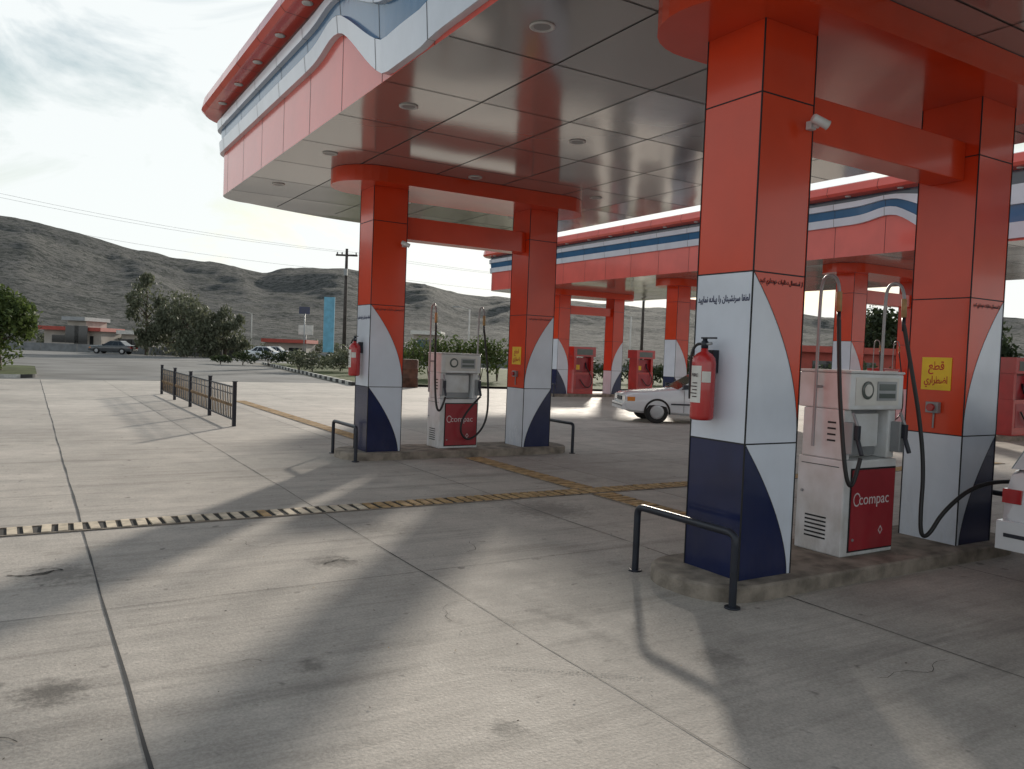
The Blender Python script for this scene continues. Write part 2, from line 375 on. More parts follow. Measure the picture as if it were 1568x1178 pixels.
def profile(y,wy):
    t=(wy+.9-y)/1.5
    w=-.70*sst(t)+.12*math.exp(-((y-(wy+1.1))/.45)**2)-.10*math.exp(-((y-(wy-.9))/.45)**2)
    zA=max(ZC+.012,5.10+w); zB=zA+.19+(-w*.18 if w<0 else 0); zC2=max(zB+.1,5.50+w*.62); zD=max(zC2+.06,5.64+w*.25); zE=5.76
    return [((0,ZC),(0,zA),'fred'),((0,zA),(.07,zA),'white'),((.07,zA),(.09,zB),'white'),((.09,zB),(.04,zB+.01),'blue'),((.04,zB+.01),(.06,zC2),'blue'),
            ((.06,zC2),(.12,zC2+.005),'white'),((.12,zC2+.005),(.13,zD),'white'),((.13,zD),(.07,zD+.005),'dark'),((.07,zD+.005),(.07,zE),'dark'),
            ((.07,zE),(.34,zE+.02),'fred'),((.34,zE+.02),(.40,zE+.08),'fred'),((.40,zE+.08),(.36,zE+.26),'fred'),((.36,zE+.26),(.30,zE+.29),'fred')]
def canopy(name,x0,x1,y0,y1,r,bul,wy,cols,lights):
    root=empty(name)
    P=rrect(x0,x1,y0,y1,r,bul); n=len(P); NR=[]
    for i in range(n):
        a=P[i-1];b=P[(i+1)%n]; d=Vector((b[0]-a[0],b[1]-a[1])).normalized(); NR.append(Vector((-d.y,d.x)))
    g=MB(); top=[]
    for i in range(n):
        j=(i+1)%n; pi=profile(P[i][1],wy); pj=profile(P[j][1],wy)
        for (a0,a1,k),(b0,b1,_) in zip(pi,pj):
            def pt(q,e): return (P[q][0]+NR[q].x*e[0],P[q][1]+NR[q].y*e[0],e[1])
            g.poly([pt(j,b0),pt(i,a0),pt(i,a1),pt(j,b1)],k)
        e=pi[-1][1]; top.append((P[i][0]+NR[i].x*e[0],P[i][1]+NR[i].y*e[0],e[1]))
    g.poly(top,'grey'); g.obj('fascia',root)
    g=MB(); acc=0; g2=MB()
    for i in range(n):
        j=(i+1)%n; acc+=math.dist(P[i],P[j])
        if acc>1.2:
            acc=0; N2=NR[i]; T=Vector((-N2.y,N2.x))*.005
            for a0,a1,k in profile(P[i][1],wy):
                q=lambda e,s:(P[i][0]+N2.x*(e[0]+.003)+T.x*s,P[i][1]+N2.y*(e[0]+.003)+T.y*s,e[1])
                g.poly([q(a0,-1),q(a0,1),q(a1,1),q(a1,-1)],'groove')
            c=(P[i][0]+N2.x*.2+T.x*90,P[i][1]+N2.y*.2+T.y*90,5.768)
            g2.lathe(c,(0,0,-1),[(0,.07),(.015,.065),(.016,.04)],'pumpw',12)
    g.obj('fascia_joints',root); g2.obj('eave_downlights',root)
    g=MB(); g.poly([(p[0],p[1],ZC+.001) for p in P][::1],'ceil'); g.obj('ceiling',root)
    g=MB(); z=ZC-.003
    k0=math.ceil((x0-OX)/PX); x=OX+k0*PX
    while x<x1-.05:
        if x>x0+.3: g.poly([(x-.006,y0+.05,z),(x-.006,y1-.02,z),(x+.006,y1-.02,z),(x+.006,y0+.05,z)],'groove')
        x+=PX
    y=OY+math.ceil((y0-OY)/PY)*PY
    while y<y1-.05:
        g.poly([(x0+.01,y-.006,z),(x0+.01,y+.006,z),(x1-.01,y+.006,z),(x1-.01,y-.006,z)],'groove'); y+=PY
    g.obj('ceiling_joints',root)
    g=MB()
    for lx,ly in lights:
        g.lathe((lx,ly,ZC+.0),(0,0,-1),[(0,.105),(.010,.105),(.014,.085),(.004,.08)],'pumpw',20)
        g.cyl((lx,ly,ZC-.005),(lx,ly,ZC-.008),.07,'grey',16)
    if lights: g.obj('downlights',root)
    for cy,xa,xb in cols:
        cyc=cy+.28; R=.62; xa2=xa-.55+R; xb2=xb+.55+.55-R
        out=[]
        for i in range(17): q=math.radians(90+180*i/16); out.append((xa2+R*math.cos(q),cyc+R*math.sin(q)))
        for i in range(17): q=math.radians(-90+180*i/16); out.append((xb2+R*math.cos(q),cyc+R*math.sin(q)))
        g=MB(); m=len(out)
        for i in range(m):
            a=out[i];b=out[(i+1)%m]; g.poly([(a[0],a[1],4.12),(b[0],b[1],4.12),(b[0],b[1],ZC-.004),(a[0],a[1],ZC-.004)],'red')
        g.poly([(a[0],a[1],4.12) for a in out][::-1],'red'); g.obj('drop_soffit',root)
        g=MB(); g.box(xa+.553,xb-.003,cy+.12,cy+.44,3.40,3.74,'red'); g.obj('tie_beam',root,.008)
        for xc,mir in ((xa,False),(xb,True)):
            column(root,xc,cy,mir)
    return root
Z=[.12,1.11,2.35,3.61,4.119]
def column(root,x,y,mir,w=.55):
    g=MB()
    def face(fn,kind):
        if kind!='curve':
            ks=['navy','white','red','red'] if kind=='out' else ['white','red','red','red']
            for i,k in enumerate(ks): g.poly([fn(0,Z[i]),fn(w,Z[i]),fn(w,Z[i+1]),fn(0,Z[i+1])],k)
        else:
            NN=22
            for i in range(NN):
                s0=i/NN;s1=(i+1)/NN
                z0=Z[0]+(Z[1]-Z[0])*s0;z1=Z[0]+(Z[1]-Z[0])*s1
                u0=w*.93*(1-s0**1.6);u1=w*.93*(1-s1**1.6)
                g.poly([fn(0,z0),fn(u0,z0),fn(u1,z1),fn(0,z1)],'navy'); g.poly([fn(u0,z0),fn(w,z0),fn(w,z1),fn(u1,z1)],'white')
                z0=Z[1]+(Z[2]-Z[1])*s0;z1=Z[1]+(Z[2]-Z[1])*s1
                u0=w*(1-s0**2);u1=w*(1-s1**2)
                g.poly([fn(0,z0),fn(u0,z0),fn(u1,z1),fn(0,z1)],'white'); g.poly([fn(u0,z0),fn(w,z0),fn(w,z1),fn(u1,z1)],'red')
            for i in (2,3): g.poly([fn(0,Z[i]),fn(w,Z[i]),fn(w,Z[i+1]),fn(0,Z[i+1])],'red')
            for band in (0,1):
                pr=None
                for i in range(NN+1):
                    s=i/NN; z=Z[band]+(Z[band+1]-Z[band])*s; u=w*.93*(1-s**1.6) if band==0 else w*(1-s**2)
                    u=min(max(u,.004),w-.004)
                    if pr: pts.append((fn,pr,(u,z)))
                    pr=(u,z)
    pts=[]
    if not mir:
        fy=lambda u,z:(x+u,y,z); fy2=lambda u,z:(x+u,y+w,z)
    else:
        fy=lambda u,z:(x+w-u,y,z); fy2=lambda u,z:(x+w-u,y+w,z)
    face(fy,'curve'); face(fy2,'curve')
    face(lambda u,z:(x,y+u,z),'in' if mir else 'out'); face(lambda u,z:(x+w,y+u,z),'out' if mir else 'in')
    g.obj('column_cladding',root)
    g=MB(); e=.002; h=.005
    for z in Z[1:4]: g.box(x-e,x+w+e,y-e,y+w+e,z-h,z+h,'groove')
    c=.0045
    for cx in (x,x+w):
        for cy in (y,y+w): g.box(cx-c,cx+c,cy-c,cy+c,Z[0],4.118,'groove')
    for fn,a,b in pts:
        if fn(0,0)[1]==y:
            q=lambda p,d:tuple(Vector(fn(p[0]+d,p[1]))+Vector((0,-.002,0)))
            g.poly([q(a,-.003),q(a,.003),q(b,.003),q(b,-.003)],'groove')
    g.obj('column_grooves',root)
lights=[(lx,ly) for lx in (3.53,5.8,8.1) for ly in (2.9,5.55,8.2,10.85,13.5)]
XA,XB=4.40,7.17
CY1,CY2=4.0,11.4
canopy('fuel_station_canopy',3.0,9.8,-1.2,15.75,.55,.7,7.95,[(CY1,XA,XB),(CY2,XA,XB)],lights)
NY=[26.8,19.9,13.3,6.2]
canopy('fuel_station_canopy',17.0,24.2,-4,30.4,.55,.5,10.4,[(q,18.4,21.2) for q in NY],[])

# ------------------------------------------------------------ islands, rails
def island(x0,x1,y0,y1,h=.12):
    P=rrect(x0,x1,y0,y1,.40,0); g=MB()
    n=len(P); cx=(x0+x1)/2; cy=(y0+y1)/2
    ins=[( (p[0]-cx)*(1-.012)+cx, (p[1]-cy)*.97+cy) for p in P]
    for i in range(n):
        j=(i+1)%n
        g.poly([(*P[i],.0),(*P[j],.0),(*P[j],h-.015),(*P[i],h-.015)][::-1],'kerb')
        g.poly([(*P[i],h-.015),(*P[j],h-.015),(*ins[j],h),(*ins[i],h)][::-1],'kerb')
    g.poly([(*p,h-.0005) for p in ins][::-1],'kerb')
    return g.obj('pump_island')
def hoop(x,y0,y1,hh=.52,r=.027):
    e=empty('guard_rail')
    pts=[(x,y0,.0),(x,y0,hh-.12),(x,y0+.0,hh-.03),(x,y0+.04,hh),(x,y0+.14,hh),(x,(y0+y1)/2,hh),(x,y1-.14,hh),(x,y1-.04,hh),(x,y1,hh-.03),(x,y1,hh-.12),(x,y1,0)]
    tube('rail_pipe',pts,r,'black',e)
    g=MB(); g.lathe((x,y0,.004),(0,0,1),[(0,.055),(.012,.055)],'black'); g.lathe((x,y1,.004),(0,0,1),[(0,.055),(.012,.055)],'black'); g.obj('base_flanges',e)
for cy in (CY1,CY2):
    island(4.06,8.16,cy-.14,cy+.80); hoop(4.17,cy-.17,cy+.86); hoop(8.10,cy-.17,cy+.86)
for q in NY: island(18.1,22.1,q-.16,q+.75); hoop(18.15,q-.2,q+.86)

# ------------------------------------------------------------ dispensers
def dispenser(x,y,body='pumpw',hoseR='short',detail=True):
    e=empty('fuel_dispenser',(x,y,.12))
    W=.70;D=.46
    g=MB()
    g.box(0,W,0,D,0,.80,body)
    g.box(.0,.10,.03,D-.03,.802,1.22,body); g.box(W-.10,W,.03,D-.03,.802,1.22,body)
    g.box(.102,W-.102,.17,D-.17,.803,1.219,body)
    g.box(-.01,W+.01,-.02,D+.02,1.222,1.52,body)
    g.box(-.02,W+.02,-.03,D+.03,1.522,1.545,body)
    g.obj('cabinet',e,.012)
    g=MB()
    g.box(.10,W-.03,-.014,-.002,.05,.72,'pumpr'); g.box(.085,W-.015,-.006,-.0015,.035,.735,'groove')
    g.box(.13,.56,.10,.168,.90,1.18,body); 
    g.box(.115,.585,.14,.1685,.82,1.21,'grey')
    g.box(.06,.64,-.0245,-.021,1.26,1.49,'label'); 
    g.lathe((.21,-.0255,1.385),(0,-1,0),[(0,.075),(.008,.075),(.009,.055)],'lcd',24)
    g.lathe((.21,-.036,1.385),(0,-1,0),[(0,.05),(.003,.05)],'label',20)
    g.box(.34,.60,-.032,-.0255,1.30,1.46,'grey'); g.box(.36,.58,-.0345,-.0325,1.385,1.44,'lcd'); g.box(.36,.58,-.0345,-.0325,1.32,1.36,'lcd')
    for i in range(6): g.box(-.003,-.0015,.15,.36,.12+i*.035,.128+i*.035+.006,'groove')
    for i in range(4): g.box(-.003,-.0015,.10,.18,.95+i*.05,.965+i*.05,'groove')
    g.box(-.006,-.001,.05,.42,.74,.745,'groove'); g.cyl((-.0005,.4,.5),(-.012,.4,.5),.012,'grey')
    g.cyl((.13,-.0145,.14),(.13,-.022,.14),.012,'grey')
    g.box(.28,.42,-.018,-.0005,1.23,1.235,'groove')
    g.obj('panels',e)
    for s,nx in ((-1,.03),(1,W-.03)):
        g=MB(); 
        g.box(nx-.035,nx+.035,-.06,.028,.86,1.12,'grey'); g.box(nx-.02,nx+.02,-.10,-.061,.98,1.10,'black')
        g.cyl((nx,-.08,1.0),(nx,-.13,.86),.018,'black'); g.cyl((nx,-.08,1.09),(nx,-.03,1.20),.013,'grey')
        g.obj('nozzle',e,.006)
    if detail:
        text('maker_lettering','compac',(W/2+.045,-.0155,.47),RY,.12,'wtext',e,.40)
        g=MB()
        for i in range(40):
            a0=math.radians(20+i*7.4);a1=a0+math.radians(7.5); c=(.165,.475)
            g.poly([(c[0]+r*math.cos(a),-.0155,c[1]+r*1.25*math.sin(a)) for r,a in ((.036,a0),(.046,a0),(.046,a1),(.036,a1))],'wtext')
        g.poly([(.50,-.0155,.16),(.53,-.0155,.20),(.50,-.0155,.24),(.47,-.0155,.20)],'wtext'); g.poly([(.50,-.0165,.175),(.52,-.0165,.20),(.50,-.0165,.225),(.48,-.0165,.20)],'pumpr'); g.obj('emblem',e)
    for s,mx in ((-1,-.09),(1,W+.09)):
        tube('hose_mast',[(mx,.25,0.9),(mx,.25,1.6),(mx,.25,2.18),(mx,.23,2.30),(mx,.15,2.33),(mx,.08,2.27),(mx,.07,2.18)],.014,'grey',e)
        tube('mast_bracket',[(mx,.25,1.4),(mx-s*.1,.25,1.4)],.012,'grey',e,smooth=False)
        g=MB(); g.cyl((mx,.07,2.18),(mx,.065,2.02),.022,'rust'); g.cyl((mx,.065,2.02),(mx,.06,1.9),.016,'black'); g.obj('hose_coupling',e)
        if s<0: tube('hose',[(mx,.06,1.95),(mx-.02,.02,1.5),(mx-.04,-.06,1.0),(mx-.03,-.10,.70),(mx+.01,-.12,.60),(mx+.07,-.12,.68),(.03,-.12,.84)],.017,'rubber',e)
        elif hoseR=='short': tube('hose',[(mx,.06,1.95),(mx+.04,0,1.5),(mx+.05,-.08,.9),(mx+.02,-.12,.5),(mx-.12,-.13,.25),(mx-.35,-.13,.12),(mx-.50,-.13,.30),(mx-.40,-.13,.60),(W-.03,-.12,.85)],.017,'rubber',e)
        else: tube('hose',[(mx,.06,1.95),(mx+.05,-.02,1.5),(mx+.10,-.08,1.1),(mx+.06,-.16,.7),(mx-.02,-.20,.36),(mx-.03,-.22,.16),(mx+.04,-.25,.17),(mx+.14,-.30,.38),(mx+.40,-.42,.62),(mx+.75,-.60,.66),(mx+1.0,-.68,.62)],.018,'rubber',e)
    return e
dispenser(5.73,CY1+.14,hoseR='long'); dispenser(5.68,CY2+.14)
for q in NY[1:3]: dispenser(20.0,q+.12,body='extred',detail=False)
def red_disp(x,y):
    e=empty('red_fuel_dispenser',(x,y,.12)); g=MB()
    g.box(-.5,.5,-.3,.3,0,.9,'extred'); g.box(-.5,-.38,-.28,.28,.902,1.55,'extred'); g.box(.38,.5,-.28,.28,.902,1.55,'extred')
    g.box(-.378,.378,-.12,.12,.903,1.5,'pumpr'); g.box(-.56,.56,-.34,.34,1.552,1.95,'extred'); g.box(-.40,.40,-.346,-.342,1.62,1.86,'lcd'); g.obj('cabinet',e,.03)
    g=MB(); g.box(-.38,.38,-.306,-.302,.2,.8,'pumpr'); g.box(-.3,-.1,-.135,-.122,1.0,1.2,'yellow'); g.cyl((.2,-.13,1.3),(.2,-.2,1.05),.03,'black'); g.obj('panels',e)
    tube('hose',[(.2,-.2,1.1),(.4,-.4,.7),(.3,-.42,.3),(.0,-.4,.25),(-.2,-.34,.6)],.02,'rubber',e)
red_disp(19.75,27.1); red_disp(25.2,29.6)
island(20.4,22.4,10.3,11.2); red_disp(21.4,10.75); island(24.4,26.0,29.15,30.05)  # this dispenser and its own island stand in for unidentified items

# ------------------------------------------------------------ extinguishers, signs, cameras
def extinguisher(x,y,z):
    e=empty('fire_extinguisher',(x,y,z)); g=MB(); R=.088
    prof=[(0,R*.8),(.012,R*.98),(.03,R),(.42,R),(.46,R*.92),(.49,R*.65),(.505,R*.32),(.53,R*.28)]
    g.lathe((0,0,0),(0,0,1),prof,'extred',28)
    for z0,z1,a0,a1,k in ((.13,.40,150,215,'label'),(.28,.36,218,262,'label')):
        for i in range(10):
            p0=math.radians(a0+(a1-a0)*i/10);p1=math.radians(a0+(a1-a0)*(i+1)/10); r=R+.0015
            g.poly([(r*math.cos(p0),r*math.sin(p0),z0),(r*math.cos(p1),r*math.sin(p1),z0),(r*math.cos(p1),r*math.sin(p1),z1),(r*math.cos(p0),r*math.sin(p0),z1)],k)
    g.obj('bottle',e)
    g=MB(); g.lathe((0,0,.53),(0,0,1),[(0,.026),(.05,.026),(.055,.018),(.07,.018)],'black'); g.cyl((0,0,.56),(0,-.07,.565),.010,'grey')
    g.box(-.012,.012,-.11,.03,.60,.612,'black'); g.poly([(-.012,-.11,.575),(.012,-.11,.575),(.012,.02,.585),(-.012,.02,.585)],'black'); g.obj('valve',e)
    tube('discharge_hose',[(0,.02,.56),(0,.08,.57),(-.02,.115,.50),(-.03,.11,.35),(-.03,.10,.15)],.011,'rubber',e)
    g=MB(); g.box(.06,.118,-.03,.03,.35,.52,'black'); g.obj('wall_bracket',e)
    text('label_lettering','FIRE',(-R-.004,-.005,.33),RX,.05,'inkr',e,.06)
    g=MB()
    for i in range(5): g.box(-R-.0035,-R-.0025,-.03,.03 if i%2 else .015,.17+i*.025,.177+i*.025,'inkr')
    g.obj('label_print',e)
extinguisher(XA-.12,CY1+.32,1.26); extinguisher(XA-.12,CY2+.30,1.26)
def seccam(x,y,z):
    e=empty('security_camera',(x,y,z)); g=MB(); g.box(-.03,.03,-.05,-.001,-.03,.03,'pumpw'); g.cyl((0,-.05,0),(0,-.09,-.02),.014,'pumpw'); g.obj('mount',e,.004)
    g=MB(); g.lathe((-.08,-.10,.03),(.8,-.35,-.35),[(0,.025),(.01,.032),(.12,.032),(.13,.036),(.131,.026)],'pumpw',16); g.cyl((.031,-.149,-.019),(.034,-.1503,-.0203),.024,'black'); g.obj('housing',e)
seccam(XA+.50,CY1,3.45); seccam(XA+.50,CY2,3.28)
t1=shape('لطفا سرنشینان را پیاده نمایید'); t2=shape('از استعمال دخانیات خودداری کنید'); t3=shape('قطع'); t4=shape('اضطراری')
for cy in (CY1,CY2):
    e=empty('column_notice_lettering')
    text('notice_left',t1,(XA-.0025,cy+.275,2.16),RX,.12,'ink',e,.51,.0022,1.5)
    text('notice_front',t2,(XA+.30,cy-.0025,2.29),RY,.12,'inkr',e,.46,.0018,1.4)
    text('notice_front_mirror',t2,(XB+.27,cy-.0025,2.29),RY,.12,'inkr',e,.44,.0018,1.4)
    s=empty('emergency_stop_sign',(XB,cy+.27,1.66)); g=MB(); g.box(-.008,-.001,-.14,.14,-.15,.15,'yellow'); g.obj('plate',s)
    text('lettering',t3,(-.0095,0,.07),RX,.15,'inky',s,.15,.002,1.2); text('lettering_lower',t4,(-.0095,0,-.06),RX,.13,'inky',s,.22,.002,1.5)
    g=MB(); g.box(-.05,-.001,-.06,.06,-.36,-.26,'grey'); g.cyl((-.05,0,-.31),(-.085,0,-.31),.035,'extred',16); g.obj('stop_button',s,.004)
    tube('conduit',[(-.01,0,-.36),(-.012,0,-.5)],.008,'grey',s,smooth=False)

# ------------------------------------------------------------ fence
e=empty('metal_fence'); g=MB(); fx=3.6
ys=[16.7,19.25,21.8,24.35,26.9]
for y in ys: g.box(fx-.035,fx+.035,y-.035,y+.035,0,.90,'black'); g.box(fx-.045,fx+.045,y-.045,y+.045,.902,.92,'black')
for a,b in zip(ys,ys[1:]):
    g.box(fx-.015,fx+.015,a+.036,b-.036,.78,.81,'black'); g.box(fx-.015,fx+.015,a+.036,b-.036,.12,.15,'black'); g.box(fx-.012,fx+.012,a+.036,b-.036,.64,.66,'black')
    n=15
    for i in range(1,n): yy=a+(b-a)*i/n; g.cyl((fx,yy,.15),(fx,yy,.78),.012,'fencetan' if i%2 else 'black',6); g.lathe((fx,yy,.38),(0,0,1),[(0,.013),(.04,.028),(.08,.013)],'fencetan',6)
g.obj('fence_panels',e)

# ------------------------------------------------------------ cars
def car(name,loc,rz,paint,L=4.4,W=1.7,H=1.4,hatch=False):
    e=empty(name,loc,rz)   # faces local -X
    h=W/2
    st=[(-2.2,.50,.44,.50,.88),(-2.18,.34,.70,.60,.93),(-2.05,.28,.76,.66,.965),(-1.75,.26,.80,.70,.99),(-1.3,.26,.85,.74,1),(-.9,.24,.89,.78,1),(-.55,.22,.92,.80,1),(.0,.22,.92,.82,1),(.8,.22,.93,.83,1),(1.35,.24,.95,.84,1),(1.7,.28,.96,.83,.99),(2.05,.32,.95,.80,.965),(2.17,.36,.92,.76,.93),(2.2,.5,.7,.6,.88)]
    rows=[]
    for x,zb,zt,zs,wf in st:
        w=h*wf
        half=[(0,zb),(w*.86,zb),(w*.97,zb+.06),(w,max(zb+.1,zs*.72)),(w*.985,zs),(w*.94,zt-.015),(w*.86,zt+.01),(0,zt+.03)]
        full=half+[(-a,b) for a,b in half[::-1][1:-1]]
        rows.append([(x*L/4.4,a,b) for a,b in full])
    g=MB(); m=len(rows[0])
    for r in rows: g.v+=r
    for i in range(len(rows)-1):
        for j in range(m):
            j2=(j+1)%m; g.f.append([i*m+j,i*m+j2,(i+1)*m+j2,(i+1)*m+j]); g.m.append(g.mi(paint)); g.sm.append(True)
    g.f.append(list(range(m))); g.m.append(0); g.sm.append(False); g.f.append([(len(rows)-1)*m+j for j in range(m)][::-1]); g.m.append(0); g.sm.append(False)
    o=g.obj('body',e); 
    es=o.modifiers.new('es','EDGE_SPLIT'); es.split_angle=math.radians(32)
    k=L/4.4
    rb,rt=(2.12,1.85) if hatch else (1.60,1.08)
    g=MB()
    hb=h*.90; ht=h*.72
    B=[(-.80*k,-hb,.91),(rb*k,-hb,.95),(rb*k,hb,.95),(-.80*k,hb,.91)]
    T=[(-.10*k,-ht,H-.06),(rt*k,-ht,H-.06),(rt*k,ht,H-.06),(-.10*k,ht,H-.06)]
    for i in range(4): j=(i+1)%4; g.poly([B[i],B[j],T[j],T[i]],'glass')
    g.obj('windows',e)
    g=MB()
    T2=[(.02*k,-ht*.9,H),((rt-.1)*k,-ht*.9,H),((rt-.1)*k,ht*.9,H),(.02*k,ht*.9,H)]
    T1=[(-.13*k,-ht-.01,H-.07),((rt+.04)*k,-ht-.01,H-.07),((rt+.04)*k,ht+.01,H-.07),(-.13*k,ht+.01,H-.07)]
    for i in range(4): j=(i+1)%4; g.poly([T1[i],T1[j],T2[j],T2[i]],paint)
    g.poly(T2,paint)
    for s in (-1,1):
        def lp(u,t,off=.004):
            a=Vector((-.80*k+((rb+.8)*k)*u,s*hb,.91+.04*u)); b=Vector((-.10*k+(rt+.1)*k*u,s*ht,H-.06)); v=a+(b-a)*t; v.y+=s*off; return tuple(v)
        for u0,u1 in ((-.005,.035),(.41,.435),(.71,.735),(.93,1.005)): 
            q=[lp(u0,0),lp(u1,0),lp(u1,1),lp(u0,1)]; g.poly(q if s<0 else q[::-1],paint)
    if hatch:
        def rp(v,t): a=Vector((rb*k+.004,v*hb,.95)); b=Vector((rt*k+.004,v*ht,H-.06)); return tuple(a+(b-a)*t)
        for v0,v1 in ((-1,-.82),(.82,1)): g.poly([rp(v0,0),rp(v1,0),rp(v1,1),rp(v0,1)],paint)
        g.poly([rp(-.82,0),rp(.82,0),rp(.82,.12),rp(-.82,.12)],paint)
    g.obj('roof_and_pillars',e)
    g=MB()
    for wx in (-1.36*k,1.30*k):
        for s in (-1,1):
            g.lathe((wx,s*(h-.20),.30),(0,s,0),[(0,.26),(.02,.30),(.17,.30),(.19,.28),(.193,.21)],'tyre',24)
            g.lathe((wx,s*(h-.006),.30),(0,s,0),[(0,.19),(.008,.175),(.003,.12),(.012,.05)],'rim',16)
            # dark wheel arch ring around the tyre
            for i in range(20):
                a0=math.pi*(i/20)*1.1-.16;a1=math.pi*((i+1)/20)*1.1-.16
                q=[(wx+r*math.cos(a),s*(h+.003),.30+r*math.sin(a)) for r,a in ((.302,a0),(.355,a0),(.355,a1),(.302,a1))]
                g.poly(q,'pit')
    g.obj('wheels',e)
    g=MB()
    for s in (-1,1):
        g.box(-2.2*k,-2.06*k,s*h*.62-.20,s*h*.62+.20,.56,.69,'headl'); g.box(-2.15*k,-1.95*k,s*h*.925-.035,s*h*.925+.025,.57,.68,'amber')
        if hatch:
            g.box(2.05*k,2.212*k,s*h*.84-.07,s*h*.84+.07,.69,.80,'taill')
        else:
            g.box(2.02*k,2.215*k,s*h*.70-.2,s*h*.70+.2,.62,.84,'taill')
            g.box(1.85*k,2.0*k,s*h*.955-.005,s*h*.955+.01,.64,.82,'taill')
        g.box(-.72*k,-.60*k,s*(h+.07)-.07,s*(h+.07)+.07,.93,1.04,'black')
        g.box(-1.0*k,.9*k,s*(h+.004)-.008,s*(h+.004)+.008,.50,.54,'black')
        for dx in (-.30,.62): g.box(dx*k,dx*k+.15,s*(h*.985+.008)-.008,s*(h*.985+.008)+.008,.77,.795,'black')
        for dx in (-.66,.30,1.12): g.box(dx*k,dx*k+.008,s*(h*.998)-.004,s*(h*.998)+.004,.30,.88,'groove')
    g.box(-2.27*k,-2.08*k,-h*.90,h*.90,.34,.50,paint); g.box(-2.275*k,-2.268*k,-h*.88,h*.88,.42,.45,'black'); g.box(-2.22*k,-2.14*k,-.28,.28,.57,.67,'black')
    g.box(2.10*k,2.28*k,-h*.92,h*.92,.34,.56,paint); g.box(2.225*k,2.235*k,-.26,.26,.66,.78,'label'); g.box(2.281*k,2.287*k,-h*.85,h*.85,.44,.47,'black')
    g.obj('lamps_and_trim',e,.015)
    g=MB(); g.cyl((2.0*k,h*.5,.27),(2.24*k,h*.5,.26),.03,'grey'); g.obj('exhaust_pipe',e)
    return e
car('white_sedan_car',(15.70,15.95,0),math.radians(-28),'carwhite')
car('white_hatchback_car',(6.50+2.2,2.50,0),math.pi,'carwhite',W=1.70,H=1.50,hatch=True)
car('dark_sedan_car',at(84,-42),-YAW,'cardark')
car('white_sedan_car',at(80,-24.5),-YAW+math.pi,'carwhite')
car('white_sedan_car',at(94,-28.5),-YAW,'carwhite')
car('white_sedan_car',at(60,25.5),-YAW,'carwhite'); car('white_sedan_car',at(60,33),-YAW,'carwhite')
def van(loc,rz):
    e=empty('white_van',loc,rz); g=MB(); 
    pr=[(-2.4,.35),(-2.4,.95),(-2.0,1.15),(-1.3,2.0),(2.4,2.05),(2.45,.35)]
    for s in (-1,1): 
        q=[(x,s*.9,z) for x,z in pr]; g.poly(q if s>0 else q[::-1],'carwhite')
    for i in range(6):
        a=pr[i];b=pr[(i+1)%6]; g.poly([(a[0],-.9,a[1]),(a[0],.9,a[1]),(b[0],.9,b[1]),(b[0],-.9,b[1])],'glass' if i==2 else 'carwhite')
    for s in (-1,1):
        g.box(-1.25,-.4,s*.905-.004,s*.905+.004,1.2,1.8,'glass'); g.box(-.2,1.9,s*.905-.004,s*.905+.004,1.3,1.8,'glass')
        for wx in (-1.6,1.5): g.lathe((wx,s*.72,.33),(0,s,0),[(0,.33),(.22,.33)],'tyre')
    g.obj('body',e)
van(at(62,29.5),-YAW+.2)

# ------------------------------------------------------------ vegetation
def leaves(g,c,R,n,size,k,flat=1.,droop=0):
    for i in range(n):
        d=Vector((random.gauss(0,1),random.gauss(0,1),random.gauss(0,1))).normalized()*(random.random()**.45)
        p=Vector((c[0]+d.x*R[0],c[1]+d.y*R[1],c[2]+d.z*R[2]))
        a=Vector((random.uniform(-1,1),random.uniform(-1,1),random.uniform(-1,1)-droop)).normalized(); b=a.cross(Vector((random.uniform(-1,1),random.uniform(-1,1),random.uniform(-1,1)))).normalized()
        s=size*random.uniform(.6,1.4)
        g.poly([p-a*s,p+b*s*.45*flat,p+a*s,p-b*s*.45*flat],k)
def tree(name,loc,H,W,k='leaf',n=3500,size=.16,trunk=.25,clumps=16,low=.3,droop=0):
    e=empty(name,loc); g=MB(); r=trunk*.5
    top=H*.7; pts=[Vector((0,0,0)),Vector((random.uniform(-.1,.1)*W*.3,0,H*.25)),Vector((random.uniform(-.1,.1)*W*.3,random.uniform(-.1,.1)*W*.3,H*.5)),Vector((0,0,top))]
    for i in range(3): g.cyl(pts[i],pts[i+1],r*(1-.25*i),'bark',8,r*(1-.25*(i+1)))
    cl=[]
    for i in range(clumps):
        q=random.uniform(0,6.28); u=random.random(); z=H*(low+(1-low-.12)*u); rr=W*.5*math.sqrt(max(.05,1-((u-.4)/.75)**2))*random.uniform(.45,.85)
        c=Vector((rr*math.cos(q),rr*math.sin(q),z)); cl.append(c)
        s=pts[1]+(pts[3]-pts[1])*min(1,max(0,(z/H-.25)*1.1)); g.cyl(s,c,r*.35,'bark',5,r*.08)
    cl.append(Vector((0,0,H*.9)))
    g.obj('trunk_and_limbs',e)
    g=MB()
    for c in cl:
        s=random.uniform(.11,.22)*W; leaves(g,c,(s,s,s*random.uniform(.7,1.2)),n//len(cl),size,k,droop=droop)
    leaves(g,(0,0,H*(low+1)/2),(W*.42,W*.42,H*(1-low)*.45),n//6,size,k,droop=droop)
    g.obj('crown',e)
tree('broadleaf_tree',(-1.0,40.2,0),3.7,3.9,'leaf',6500,.11,.25,22,.28)
tree('willow_tree',at(84,-38.5),9.0,4.4,'leafg',3000,.20,.4,24,.10,droop=1)
tree('willow_tree',at(83,-34.2),6.6,7.4,'leafg',4600,.20,.4,34,.05,droop=1)
tree('willow_tree',at(86,-31.0),5.4,5.0,'leafg',2600,.20,.4,20,.05,droop=1)
tree('shade_tree',at(66,30.5),6.3,8.0,'leafd',5000,.22,.4,24,.2)
